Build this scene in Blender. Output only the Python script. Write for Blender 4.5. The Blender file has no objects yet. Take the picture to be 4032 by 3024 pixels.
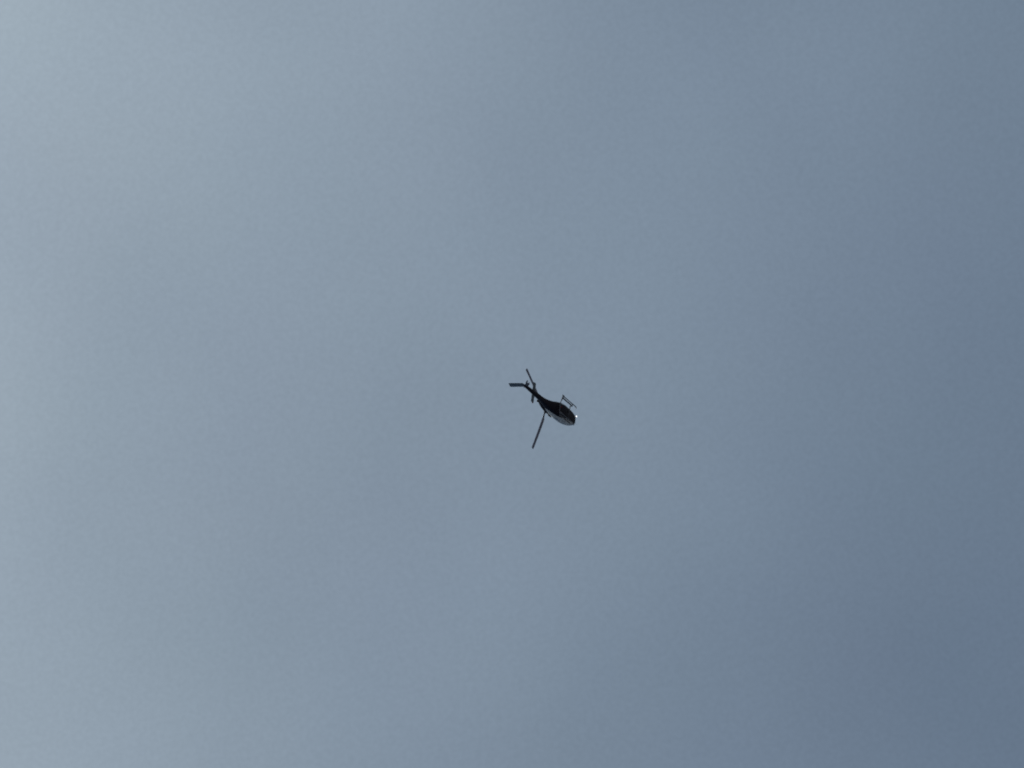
import bpy, bmesh, math, random
from mathutils import Vector, Matrix

random.seed(7)
R = math.radians
scene = bpy.context.scene
C = scene.collection

# ------------------------------------------------------------------ camera
HFOV = 15.3
ELEV, AZIM, ROLL = R(40.0), R(300.9), R(235.4)      # where the phone points and how it is turned
CAM = Vector((0.0, 0.0, 1.6))
look = Vector((math.sin(AZIM) * math.cos(ELEV), math.cos(AZIM) * math.cos(ELEV), math.sin(ELEV)))
side = Vector((math.cos(AZIM), -math.sin(AZIM), 0.0))
upv = side.cross(look)
right = side * math.cos(ROLL) + upv * math.sin(ROLL)
up = upv * math.cos(ROLL) - side * math.sin(ROLL)
CAMROT = Matrix((right, up, -look)).transposed()     # columns: right, up, back
cd = bpy.data.cameras.new('camera')
cam = bpy.data.objects.new('camera', cd)
C.objects.link(cam)
cam.matrix_world = Matrix.Translation(CAM) @ CAMROT.to_4x4()
cd.sensor_fit = 'HORIZONTAL'
cd.sensor_width = 36.0
cd.lens = 18.0 / math.tan(R(HFOV) / 2)
cd.clip_start = 0.1
cd.clip_end = 20000.0
cd.dof.use_dof = True
cd.dof.focus_distance = 200.0
cd.dof.aperture_fstop = 1.1
scene.camera = cam

# ------------------------------------------------------------------ sky and sun
SUN_ELEV = R(60.0)
world = bpy.data.worlds.new('World')
scene.world = world
world.use_nodes = True
nt = world.node_tree
bg = nt.nodes['Background']
sky = nt.nodes.new('ShaderNodeTexSky')
sky.sky_type = 'NISHITA'
sky.sun_disc = False
sky.sun_elevation = SUN_ELEV
sky.sun_rotation = 0.0
sky.air_density = 1.0
sky.dust_density = 10.0
sky.ozone_density = 4.0
bg.inputs['Strength'].default_value = 0.0589
# very faint unevenness of the haze, the same all over the sky
tc = nt.nodes.new('ShaderNodeTexCoord')
def haze_noise(scale, detail, amp, src, mono=False, offset=(0.0, 0.0, 0.0)):
    mp = nt.nodes.new('ShaderNodeMapping'); mp.name = 'haze_mapping'
    mp.inputs['Location'].default_value = offset
    nt.links.new(tc.outputs['Generated'], mp.inputs['Vector'])
    n = nt.nodes.new('ShaderNodeTexNoise')
    n.inputs['Scale'].default_value = scale
    n.inputs['Detail'].default_value = detail
    nt.links.new(mp.outputs['Vector'], n.inputs['Vector'])
    s = nt.nodes.new('ShaderNodeVectorMath'); s.operation = 'MULTIPLY_ADD'
    s.inputs[1].default_value = amp
    s.inputs[2].default_value = [1.0 - 0.5 * a for a in amp]
    nt.links.new(n.outputs['Fac' if mono else 'Color'], s.inputs[0])
    m = nt.nodes.new('ShaderNodeVectorMath'); m.operation = 'MULTIPLY'
    nt.links.new(src, m.inputs[0]); nt.links.new(s.outputs[0], m.inputs[1])
    return m.outputs[0]
wb = nt.nodes.new('ShaderNodeVectorMath'); wb.operation = 'MULTIPLY'      # cool white balance, even over the whole sky
wb.inputs[1].default_value = (0.808, 1.0, 1.055)
nt.links.new(sky.outputs[0], wb.inputs[0])
HAZE_OFFSET = (5.5, 4.17, -5.99)
o = haze_noise(9.0, 2.0, (0.34, 0.32, 0.27), wb.outputs[0], True, HAZE_OFFSET)
o = haze_noise(16.0, 2.0, (0.03, 0.02, 0.03), o, False, HAZE_OFFSET)
o = haze_noise(800.0, 2.0, (0.14, 0.14, 0.14), o, True)
nt.links.new(o, bg.inputs['Color'])

sd = bpy.data.lights.new('sun', 'SUN')
sd.energy = 2.5
sd.angle = R(0.53)
sd.color = (1.0, 0.95, 0.88)
sun = bpy.data.objects.new('sun', sd)
C.objects.link(sun)
sun.rotation_euler = Vector((0, -math.cos(SUN_ELEV), -math.sin(SUN_ELEV))).to_track_quat('-Z', 'Y').to_euler()

scene.view_settings.view_transform = 'Standard'
scene.view_settings.look = 'None'
scene.view_settings.exposure = 0.0
scene.view_settings.gamma = 1.0
scene.view_settings.use_curve_mapping = False

# ------------------------------------------------------------------ materials
def mat(name, col, rough=0.5, metal=0.0, spec=0.5, vary=0.15, scale=6.0, coat=0.0):
    m = bpy.data.materials.new(name); m.use_nodes = True
    t = m.node_tree; b = t.nodes['Principled BSDF']
    b.inputs['Metallic'].default_value = metal
    b.inputs['Specular IOR Level'].default_value = spec
    b.inputs['Coat Weight'].default_value = coat
    c = t.nodes.new('ShaderNodeTexCoord'); n = t.nodes.new('ShaderNodeTexNoise')
    n.inputs['Scale'].default_value = scale; n.inputs['Detail'].default_value = 5.0
    t.links.new(c.outputs['Object'], n.inputs['Vector'])
    r = t.nodes.new('ShaderNodeValToRGB')
    r.color_ramp.elements[0].position = 0.3; r.color_ramp.elements[1].position = 0.7
    r.color_ramp.elements[0].color = [x * (1 - vary) for x in col] + [1]
    r.color_ramp.elements[1].color = [min(1, x * (1 + vary)) for x in col] + [1]
    t.links.new(n.outputs['Fac'], r.inputs['Fac'])
    t.links.new(r.outputs['Color'], b.inputs['Base Color'])
    mr = t.nodes.new('ShaderNodeMapRange')
    mr.inputs['To Min'].default_value = max(0.02, rough - 0.08); mr.inputs['To Max'].default_value = rough + 0.08
    t.links.new(n.outputs['Fac'], mr.inputs['Value']); t.links.new(mr.outputs[0], b.inputs['Roughness'])
    return m

NAVY = (0.008, 0.007, 0.016)
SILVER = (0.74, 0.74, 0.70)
M_navy = mat('navy_paint', NAVY, 0.35, spec=0.3)
M_silver = mat('body_white', SILVER, 0.35, vary=0.05)
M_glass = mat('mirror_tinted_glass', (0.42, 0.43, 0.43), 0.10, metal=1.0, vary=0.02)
M_blade = mat('blade_paint', (0.23, 0.24, 0.32), 0.5, spec=0.4)
M_tail = mat('tail_grey_paint', (0.14, 0.18, 0.21), 0.45)
M_black = mat('black_metal', (0.015, 0.015, 0.017), 0.5)
M_metal = mat('bare_metal', (0.35, 0.34, 0.32), 0.35, metal=1.0)
M_skid = mat('skid_grey', (0.16, 0.17, 0.19), 0.5)
M_soot = mat('soot', (0.008, 0.008, 0.008), 0.9, spec=0.05)
M_red = mat('red_lens', (0.35, 0.02, 0.02), 0.2)
M_glint = bpy.data.materials.new('glint_glow'); M_glint.use_nodes = True
_b = M_glint.node_tree.nodes['Principled BSDF']
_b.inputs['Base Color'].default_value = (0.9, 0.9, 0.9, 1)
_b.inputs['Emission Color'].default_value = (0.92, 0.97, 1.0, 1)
_b.inputs['Emission Strength'].default_value = 1.6  # glow stands for a white glint, no known lamp
M_ground = mat('weathered_asphalt_ground', (0.095, 0.100, 0.115), 0.9, spec=0.1, vary=0.35, scale=0.02)

# fuselage colours: navy below a sloping waist line, white above it, navy again towards the tail
M_body = bpy.data.materials.new('two_tone_body'); M_body.use_nodes = True
t = M_body.node_tree; b = t.nodes['Principled BSDF']
c = t.nodes.new('ShaderNodeTexCoord'); s = t.nodes.new('ShaderNodeSeparateXYZ')
t.links.new(c.outputs['Object'], s.inputs[0])
def mth(op, a, bb):
    n = t.nodes.new('ShaderNodeMath'); n.operation = op
    for i, v in enumerate((a, bb)):
        if isinstance(v, (int, float)): n.inputs[i].default_value = v
        else: t.links.new(v, n.inputs[i])
    return n.outputs[0]
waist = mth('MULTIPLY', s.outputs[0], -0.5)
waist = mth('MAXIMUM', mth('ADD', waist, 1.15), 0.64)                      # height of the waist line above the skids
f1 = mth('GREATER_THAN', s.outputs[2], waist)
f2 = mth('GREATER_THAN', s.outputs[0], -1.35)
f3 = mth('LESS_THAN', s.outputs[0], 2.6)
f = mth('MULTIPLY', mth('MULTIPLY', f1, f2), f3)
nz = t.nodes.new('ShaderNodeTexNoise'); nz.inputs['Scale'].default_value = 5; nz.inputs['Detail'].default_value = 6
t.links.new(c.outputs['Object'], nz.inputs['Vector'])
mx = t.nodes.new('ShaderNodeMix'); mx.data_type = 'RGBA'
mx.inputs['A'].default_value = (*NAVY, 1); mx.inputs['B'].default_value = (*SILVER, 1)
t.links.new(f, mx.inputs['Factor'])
hs = t.nodes.new('ShaderNodeHueSaturation')
vr = t.nodes.new('ShaderNodeMapRange'); vr.inputs['To Min'].default_value = 0.85; vr.inputs['To Max'].default_value = 1.12
t.links.new(nz.outputs['Fac'], vr.inputs['Value']); t.links.new(vr.outputs[0], hs.inputs['Value'])
t.links.new(mx.outputs['Result'], hs.inputs['Color']); t.links.new(hs.outputs[0], b.inputs['Base Color'])
b.inputs['Roughness'].default_value = 0.35; b.inputs['Specular IOR Level'].default_value = 0.3

# ------------------------------------------------------------------ mesh helpers
def link(name, bm, m, parent=None, smooth=True):
    me = bpy.data.meshes.new(name)
    bmesh.ops.recalc_face_normals(bm, faces=bm.faces)
    for f in bm.faces: f.smooth = smooth
    bm.to_mesh(me); bm.free()
    ob = bpy.data.objects.new(name, me)
    me.materials.append(m)
    C.objects.link(ob)
    if parent is not None: ob.parent = parent
    return ob

def loft(bm, rings, cap=True):
    rows = [[bm.verts.new(p) for p in r] for r in rings]
    n = len(rows[0])
    for a, bb in zip(rows, rows[1:]):
        for i in range(n):
            bm.faces.new((a[i], a[(i + 1) % n], bb[(i + 1) % n], bb[i]))
    if cap:
        bm.faces.new(rows[0]); bm.faces.new(rows[-1])
    return rows

def tube(bm, pts, rad, n=10):
    pts = [Vector(p) for p in pts]
    rads = rad if isinstance(rad, (list, tuple)) else [rad] * len(pts)
    rings = []
    ref = None
    for i, p in enumerate(pts):
        d = (pts[min(i + 1, len(pts) - 1)] - pts[max(i - 1, 0)]).normalized()
        if ref is None:
            ref = Vector((0, 0, 1)) if abs(d.z) < 0.9 else Vector((1, 0, 0))
        u = d.cross(ref).normalized(); v = u.cross(d)
        rings.append([p + (u * math.cos(k * 2 * math.pi / n) + v * math.sin(k * 2 * math.pi / n)) * rads[i] for k in range(n)])
    loft(bm, rings)

def box(bm, c, s, bev=0.0):
    m = Matrix.Translation(c) @ Matrix.Diagonal((s[0], s[1], s[2], 1))
    r = bmesh.ops.create_cube(bm, size=1.0, matrix=m)
    if bev:
        es = list({e for v in r['verts'] for e in v.link_edges})
        bmesh.ops.bevel(bm, geom=es, offset=bev, segments=2, affect='EDGES')

def foil(chord, thick, n=7, le=0.3):
    """closed aerofoil outline as (x, z) pairs, leading edge at +le*chord"""
    up_, dn = [], []
    for i in range(n + 1):
        s_ = 0.5 * (1 - math.cos(math.pi * i / n))
        h = thick * 5 * (0.2969 * math.sqrt(s_) - 0.126 * s_ - 0.3516 * s_ ** 2 + 0.2843 * s_ ** 3 - 0.1015 * s_ ** 4) * chord
        up_.append(((le - s_) * chord, h)); dn.append(((le - s_) * chord, -h * 0.7))
    return up_ + dn[-2:0:-1]

def lerp(tab, x):
    """tab rows (x, a, b, ...) sorted by falling x; smooth interpolation"""
    if x >= tab[0][0]: return tab[0][1:]
    for p, q in zip(tab, tab[1:]):
        if q[0] <= x:
            k = (p[0] - x) / (p[0] - q[0])
            return tuple(a + (bb - a) * k for a, bb in zip(p[1:], q[1:]))
    return tab[-1][1:]

# ------------------------------------------------------------------ ground (below, out of the picture)
bm = bmesh.new()
rings = []
for rr in (40, 200, 1000, 4000, 9000):
    rings.append([Vector((rr * math.cos(k * math.pi / 24), rr * math.sin(k * math.pi / 24), 0)) for k in range(48)])
rows = loft(bm, rings, cap=False)
bm.faces.new(rows[0])
ground = link('ground', bm, M_ground, smooth=False)
ground['kind'] = 'structure'

# ------------------------------------------------------------------ helicopter
# frame of the machine: x forward, y to its left, z up, origin on the ground plane of its skids below the rotor hub
HUB = 2.894
PX_PER_M = 34.42                                     # photograph pixels per metre at the hub
F_PX = 2016.0 / math.tan(R(HFOV) / 2)
DIST = F_PX / PX_PER_M
hub_px = (2146.7, 1620.86)
hub_cam = Vector(((hub_px[0] - 2016) / F_PX, -(hub_px[1] - 1512) / F_PX, -1.0)) * DIST
ATT = Matrix(((0.5332, -0.1240, -0.8368), (-0.4502, -0.8791, -0.1566), (-0.7162, 0.4603, -0.5246)))
hrot = (CAMROT @ ATT).to_quaternion()
hub_world = CAM + CAMROT @ hub_cam
heli = bpy.data.objects.new('helicopter', None)
C.objects.link(heli)
heli.rotation_mode = 'QUATERNION'
heli.rotation_quaternion = hrot
heli.location = hub_world + hrot @ Vector((0, 0, -HUB))
heli.empty_display_size = 1.0
heli['label'] = 'dark helicopter with three rotor blades flying overhead, seen from below and behind'
heli['category'] = 'helicopter'
H = lambda name, bm, m, parent=heli, smooth=True: link(name, bm, m, parent, smooth)

# ---- fuselage pod: x, half width, bottom, top
SEC = [(3.32, 0.06, 1.02, 1.12), (3.27, 0.22, 0.90, 1.27), (3.15, 0.42, 0.74, 1.42), (2.90, 0.64, 0.60, 1.60),
       (2.50, 0.80, 0.52, 1.84), (2.00, 0.89, 0.48, 2.05), (1.40, 0.93, 0.46, 2.19), (0.60, 0.94, 0.46, 2.24),
       (-0.10, 0.86, 0.58, 2.26), (-0.55, 0.74, 0.78, 2.25), (-1.00, 0.60, 0.98, 2.22), (-1.45, 0.49, 1.15, 2.18),
       (-1.90, 0.41, 1.27, 2.12), (-2.40, 0.335, 1.36, 2.05), (-2.90, 0.29, 1.41, 1.98), (-3.30, 0.265, 1.43, 1.94)]
NEXP = 2.7
def ring(x, hw, zb, zt, n=40, off=0.0):
    zc, hh = (zb + zt) / 2, (zt - zb) / 2
    out = []
    for k in range(n):
        a = 2 * math.pi * k / n
        ca, sa = math.cos(a), math.sin(a)
        out.append(Vector((x, (hw + off) * math.copysign(abs(ca) ** (2 / NEXP), ca), zc + (hh + off) * math.copysign(abs(sa) ** (2 / NEXP), sa))))
    return out
def cr(tab, x):
    """Catmull-Rom through the section table"""
    xs = [r[0] for r in tab]
    if x >= xs[0]: return tab[0][1:]
    if x <= xs[-1]: return tab[-1][1:]
    i = next(k for k in range(len(xs) - 1) if xs[k + 1] <= x)
    p0, p1, p2, p3 = tab[max(i - 1, 0)], tab[i], tab[i + 1], tab[min(i + 2, len(tab) - 1)]
    k = (p1[0] - x) / (p1[0] - p2[0])
    return tuple(0.5 * (2 * b_ + (c_ - a_) * k + (2 * a_ - 5 * b_ + 4 * c_ - d_) * k * k + (3 * b_ - a_ - 3 * c_ + d_) * k ** 3)
                 for a_, b_, c_, d_ in zip(p0[1:], p1[1:], p2[1:], p3[1:]))
bm = bmesh.new()
xs = [3.32, 3.30, 3.27, 3.22, 3.15] + [3.05 - 0.12 * i for i in range(53)] + [-3.30]
loft(bm, [ring(x, *cr(SEC, x)) for x in xs])
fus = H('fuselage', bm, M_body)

def skin_y(x, z):
    hw, zb, zt = cr(SEC, x)
    zc, hh = (zb + zt) / 2, (zt - zb) / 2
    q = min(1.0, abs((z - zc) / hh))
    return hw * (1 - q ** NEXP) ** (1 / NEXP)
def skin_patch(corners, sgn, off=0.012, nx=8, nz=6, thick=0.02):
    """curved panel on the side skin; corners = (x0 z0), (x1 z0'), (x1 z1'), (x0 z1)"""
    bm = bmesh.new()
    (xa, za), (xb, zb_), (xc, zc_), (xd, zd) = corners
    grids = []
    for o_ in (off, off - thick):
        g = []
        for i in range(nx + 1):
            s_ = i / nx
            row = []
            for j in range(nz + 1):
                r_ = j / nz
                x = (xa + (xb - xa) * s_) * (1 - r_) + (xd + (xc - xd) * s_) * r_
                z = (za + (zb_ - za) * s_) * (1 - r_) + (zd + (zc_ - zd) * s_) * r_
                row.append(bm.verts.new((x, sgn * (skin_y(x, z) + o_), z)))
            g.append(row)
        grids.append(g)
    A, B = grids
    for i in range(nx):
        for j in range(nz):
            bm.faces.new((A[i][j], A[i + 1][j], A[i + 1][j + 1], A[i][j + 1]))
            bm.faces.new((B[i][j], B[i][j + 1], B[i + 1][j + 1], B[i + 1][j]))
    for i in range(nx):
        bm.faces.new((A[i][0], B[i][0], B[i + 1][0], A[i + 1][0]))
        bm.faces.new((A[i][nz], A[i + 1][nz], B[i + 1][nz], B[i][nz]))
    for j in range(nz):
        bm.faces.new((A[0][j], A[0][j + 1], B[0][j + 1], B[0][j]))
        bm.faces.new((A[nx][j], B[nx][j], B[nx][j + 1], A[nx][j + 1]))
    return bm

for sg in (1, -1):
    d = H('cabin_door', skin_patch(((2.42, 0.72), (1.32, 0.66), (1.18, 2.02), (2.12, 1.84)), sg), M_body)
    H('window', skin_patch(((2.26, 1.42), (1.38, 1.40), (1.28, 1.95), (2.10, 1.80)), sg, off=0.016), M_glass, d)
    bm = bmesh.new(); box(bm, (1.45, sg * (skin_y(1.45, 1.08) + 0.03), 1.08), (0.16, 0.03, 0.035), 0.008)
    H('door_handle', bm, M_black, d)
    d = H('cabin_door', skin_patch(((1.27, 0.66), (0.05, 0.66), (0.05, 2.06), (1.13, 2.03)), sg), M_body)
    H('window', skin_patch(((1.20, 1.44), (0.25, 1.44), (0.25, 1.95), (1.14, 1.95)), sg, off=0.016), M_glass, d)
    bm = bmesh.new(); box(bm, (1.10, sg * (skin_y(1.10, 1.08) + 0.03), 1.08), (0.16, 0.03, 0.035), 0.008)
    H('door_handle', bm, M_black, d)
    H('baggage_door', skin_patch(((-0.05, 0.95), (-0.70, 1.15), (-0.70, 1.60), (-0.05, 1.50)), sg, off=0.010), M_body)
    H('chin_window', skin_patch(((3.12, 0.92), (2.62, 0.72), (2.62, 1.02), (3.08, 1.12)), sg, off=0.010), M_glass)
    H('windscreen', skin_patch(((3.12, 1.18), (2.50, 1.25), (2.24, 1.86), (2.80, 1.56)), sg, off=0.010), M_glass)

# ---- engine cowling, intake, exhaust
bm = bmesh.new()
cw = [(1.15, 0.10, 2.12, 2.26), (1.05, 0.30, 2.10, 2.40), (0.80, 0.42, 2.08, 2.48), (0.30, 0.48, 2.06, 2.56), (-0.50, 0.49, 2.05, 2.56),
      (-1.20, 0.46, 2.02, 2.52), (-1.80, 0.38, 1.98, 2.44), (-2.30, 0.26, 1.94, 2.34), (-2.55, 0.18, 1.92, 2.24)]
loft(bm, [ring(1.15 - 0.1 * i, *cr(cw, 1.15 - 0.1 * i), n=28) for i in range(38)])
cowl = H('engine_cowling', bm, M_navy)
bm = bmesh.new(); tube(bm, [(-2.2, 0, 2.20), (-2.45, 0, 2.24), (-2.62, 0, 2.29)], [0.14, 0.14, 0.145], 16)
H('exhaust_pipe', bm, M_soot)
for sg in (1, -1):
    bm = bmesh.new(); box(bm, (0.35, sg * 0.475, 2.42), (0.55, 0.06, 0.26), 0.03)
    H('intake_grille', bm, M_black, cowl)

# ---- tail boom, fins, stabiliser
bm = bmesh.new()
bt = [(-3.15, 0.275, 1.40, 1.96), (-4.2, 0.235, 1.455, 1.925), (-5.2, 0.195, 1.51, 1.90), (-6.1, 0.155, 1.57, 1.875), (-6.35, 0.09, 1.63, 1.82)]
loft(bm, [ring(-3.15 - 0.16 * i, *cr(bt, -3.15 - 0.16 * i), n=20) for i in range(21)])
boom = H('tail_boom', bm, M_navy)

def fin(rows, name, m, rake=()):
    """vertical fin: rows (z, leading x, chord, thickness)"""
    bm = bmesh.new()
    rake = list(rake) + [0.0] * (len(rows) - len(rake))      # lifts the leading edge of a row
    loft(bm, [[Vector((xl + a, y_, z + k * (1 + a / ch))) for a, y_ in foil(ch, th, le=0.0)] for (z, xl, ch, th), k in zip(rows, rake)])
    return H(name, bm, m)
fin([(1.66, -5.78, 1.06, 0.13), (1.95, -6.02, 0.92, 0.12), (2.55, -6.24, 0.90, 0.11), (3.14, -6.46, 0.88, 0.10), (3.24, -6.56, 0.76, 0.06)], 'tail_fin', M_tail, (0, 0, 0.10, 0.24, 0.26))
fin([(1.72, -5.80, 0.70, 0.12), (1.40, -6.02, 0.54, 0.11), (1.02, -6.32, 0.38, 0.10), (0.94, -6.42, 0.26, 0.06)], 'ventral_fin', M_skid)
bm = bmesh.new(); tube(bm, [(-6.45, 0, 1.05), (-6.6, 0, 0.86), (-6.82, 0, 0.76)], [0.022, 0.022, 0.016], 8)
H('tail_bumper', bm, M_black)

for sg in (1, -1):
    bm = bmesh.new()
    rings = []
    for y_, ch, th in ((0.10, 0.56, 0.13), (0.6, 0.55, 0.12), (1.18, 0.54, 0.11), (1.26, 0.44, 0.06)):
        rings.append([Vector((-4.36 + a, sg * y_, 1.69 - z_)) for a, z_ in foil(ch, th, le=0.35)])
    loft(bm, rings)
    st = H('stabiliser', bm, M_tail)
    bm = bmesh.new(); tube(bm, [(-4.25, sg * 1.25, 1.69), (-4.35, sg * 1.29, 1.69), (-4.45, sg * 1.25, 1.69)], [0.02, 0.035, 0.02], 8)
    H('position_light', bm, M_red if sg > 0 else M_glass, st)

# ---- tail rotor on the right side of the boom end
bm = bmesh.new(); tube(bm, [(-6.02, -0.08, 1.76), (-6.02, -0.34, 1.76)], [0.09, 0.07], 12)
trh = H('tail_rotor_hub', bm, M_black)
def tail_blade(ang):
    bm = bmesh.new(); rings = []
    d = Vector((math.cos(ang), 0, math.sin(ang))); w = Vector((-math.sin(ang), 0, math.cos(ang)))
    for r_, ch in ((0.08, 0.07), (0.2, 0.10), (0.3, 0.17), (0.88, 0.17), (0.93, 0.13)):
        rings.append([Vector((-6.02, -0.30, 1.76)) + d * r_ + w * a + Vector((0, h_, 0)) for a, h_ in foil(ch, 0.11, le=0.4)])
    loft(bm, rings)
    return bm
for k in range(2):
    H('tail_rotor_blade', tail_blade(R(225) + k * math.pi), M_skid, trh)

# ---- main rotor
bm = bmesh.new(); tube(bm, [(0, 0, 2.45), (0, 0, 2.62), (0, 0, HUB - 0.05)], [0.13, 0.075, 0.07], 16)
H('rotor_mast', bm, M_metal)
bm = bmesh.new(); tube(bm, [(0, 0, 2.63), (0, 0, 2.69)], [0.22, 0.22], 18)
H('swashplate', bm, M_black)
PSI, CONE, RAD = R(103.6), R(2.6), 5.40
TILT = Matrix.Rotation(R(2.35), 4, Vector((-0.034, 0.023, 0)))      # the disc flaps away from the level
bm = bmesh.new()
tube(bm, [(0, 0, HUB - 0.09), (0, 0, HUB - 0.05), (0, 0, HUB + 0.06), (0, 0, HUB + 0.12)], [0.14, 0.2, 0.2, 0.10], 18)
for k in range(3):
    a = PSI + k * 2 * math.pi / 3
    d = Vector((math.cos(a), math.sin(a), 0))
    tube(bm, [d * 0.1 + Vector((0, 0, HUB)), d * 0.32 + Vector((0, 0, HUB + 0.01)), d * 0.52 + Vector((0, 0, HUB + 0.02))], [0.10, 0.075, 0.06], 10)
head = H('rotor_head', bm, M_black)
bm = bmesh.new()
rings = []
for r_, ch, th in ((0.42, 0.13, 0.45), (0.62, 0.14, 0.40), (0.85, 0.24, 0.18), (1.0, 0.38, 0.13), (2.2, 0.39, 0.12), (3.4, 0.39, 0.12), (4.6, 0.39, 0.11), (5.30, 0.39, 0.10), (5.40, 0.31, 0.06)):
    tw = R(8 - 12 * r_ / RAD)
    zc = r_ * math.tan(CONE) + 0.012 * max(0, r_ - 1) ** 1.6
    rings.append([Vector((r_, -(a_ * math.cos(tw)) * -1, zc + h_ + a_ * math.sin(tw))) for a_, h_ in foil(ch, th, le=0.27)])
loft(bm, rings)
bme = None
for k in range(3):
    if k == 0:
        bl = H('rotor_blade', bm, M_blade); bme = bl.data
    else:
        bl = bpy.data.objects.new('rotor_blade', bme); C.objects.link(bl); bl.parent = heli
    bl.matrix_basis = Matrix.Translation((0, 0, HUB)) @ TILT @ Matrix.Rotation(PSI + k * 2 * math.pi / 3, 4, 'Z')
    cb = bmesh.new(); box(cb, (0.66, 0.0, 0.04), (0.42, 0.16, 0.10), 0.03)
    H('blade_cuff', cb, M_black, bl)
    a = PSI + k * 2 * math.pi / 3 + 0.45
    cb = bmesh.new(); tube(cb, [(0.2 * math.cos(a), 0.2 * math.sin(a), 2.67), (0.36 * math.cos(a), 0.36 * math.sin(a), HUB)], 0.018, 8)
    H('pitch_link', cb, M_metal)

# ---- landing gear
for sg in (1, -1):
    bm = bmesh.new()
    y = sg * 1.08
    tube(bm, [(-0.98, y, 0.075), (-0.8, y, 0.055), (0.5, y, 0.055), (1.7, y, 0.055), (2.0, y, 0.09), (2.18, y, 0.20), (2.26, y, 0.33)],
         [0.05, 0.055, 0.055, 0.055, 0.05, 0.045, 0.03], 12)
    sk = H('skid', bm, M_skid)
    bm = bmesh.new(); box(bm, (-0.86, y, 0.03), (0.40, 0.24, 0.04), 0.012)
    H('skid_shoe', bm, M_skid, sk)
    bm = bmesh.new(); box(bm, (0.55, sg * 1.12, 0.40), (2.3, 0.20, 0.035), 0.012)
    stp = H('boarding_step', bm, M_skid)
    for x in (-0.35, 1.35):
        bm = bmesh.new(); tube(bm, [(x, sg * 1.10, 0.40), (x, sg * 0.95, 0.52), (x, sg * 0.82, 0.58)], 0.022, 8)
        H('step_bracket', bm, M_skid, stp)
for x in (-0.62, 1.30):
    bm = bmesh.new()
    tube(bm, [(x, -1.08, 0.06), (x, -1.02, 0.24), (x, -0.82, 0.42), (x, -0.5, 0.47), (x, 0.5, 0.47), (x, 0.82, 0.42), (x, 1.02, 0.24), (x, 1.08, 0.06)], 0.045, 10)
    H('cross_tube', bm, M_skid)

# ---- small fittings
LX, LY, LZ = 3.16, -0.60, 0.72  # added bracket and glowing dome in place of a bright glint at the nose
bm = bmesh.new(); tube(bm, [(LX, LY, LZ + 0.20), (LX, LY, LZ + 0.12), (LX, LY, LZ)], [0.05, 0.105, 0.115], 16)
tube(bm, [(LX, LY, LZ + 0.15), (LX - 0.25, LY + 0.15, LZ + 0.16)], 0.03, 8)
ll = H('glint_mount', bm, M_black)
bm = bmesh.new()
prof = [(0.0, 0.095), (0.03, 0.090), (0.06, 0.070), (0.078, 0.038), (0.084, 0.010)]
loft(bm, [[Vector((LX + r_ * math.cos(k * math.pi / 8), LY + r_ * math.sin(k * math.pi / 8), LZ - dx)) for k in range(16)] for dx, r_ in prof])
H('glint_dome', bm, M_glint, ll)
bm = bmesh.new(); tube(bm, [(-0.4, 0, 0.49), (-0.4, 0, 0.42), (-0.4, 0, 0.36)], [0.07, 0.065, 0.03], 12)
H('beacon', bm, M_red)
bm = bmesh.new()
loft(bm, [[Vector((0.9 + a - 0.3 * (0.46 - z), y_, z)) for a, y_ in foil(ch, 0.12, le=0.5)] for z, ch in ((0.48, 0.22), (0.3, 0.16), (0.2, 0.10))])
H('belly_antenna', bm, M_black)
bm = bmesh.new(); tube(bm, [(3.28, 0.08, 1.02), (3.5, 0.08, 0.98), (3.72, 0.08, 0.98)], [0.018, 0.014, 0.008], 8)
H('pitot_probe', bm, M_metal)
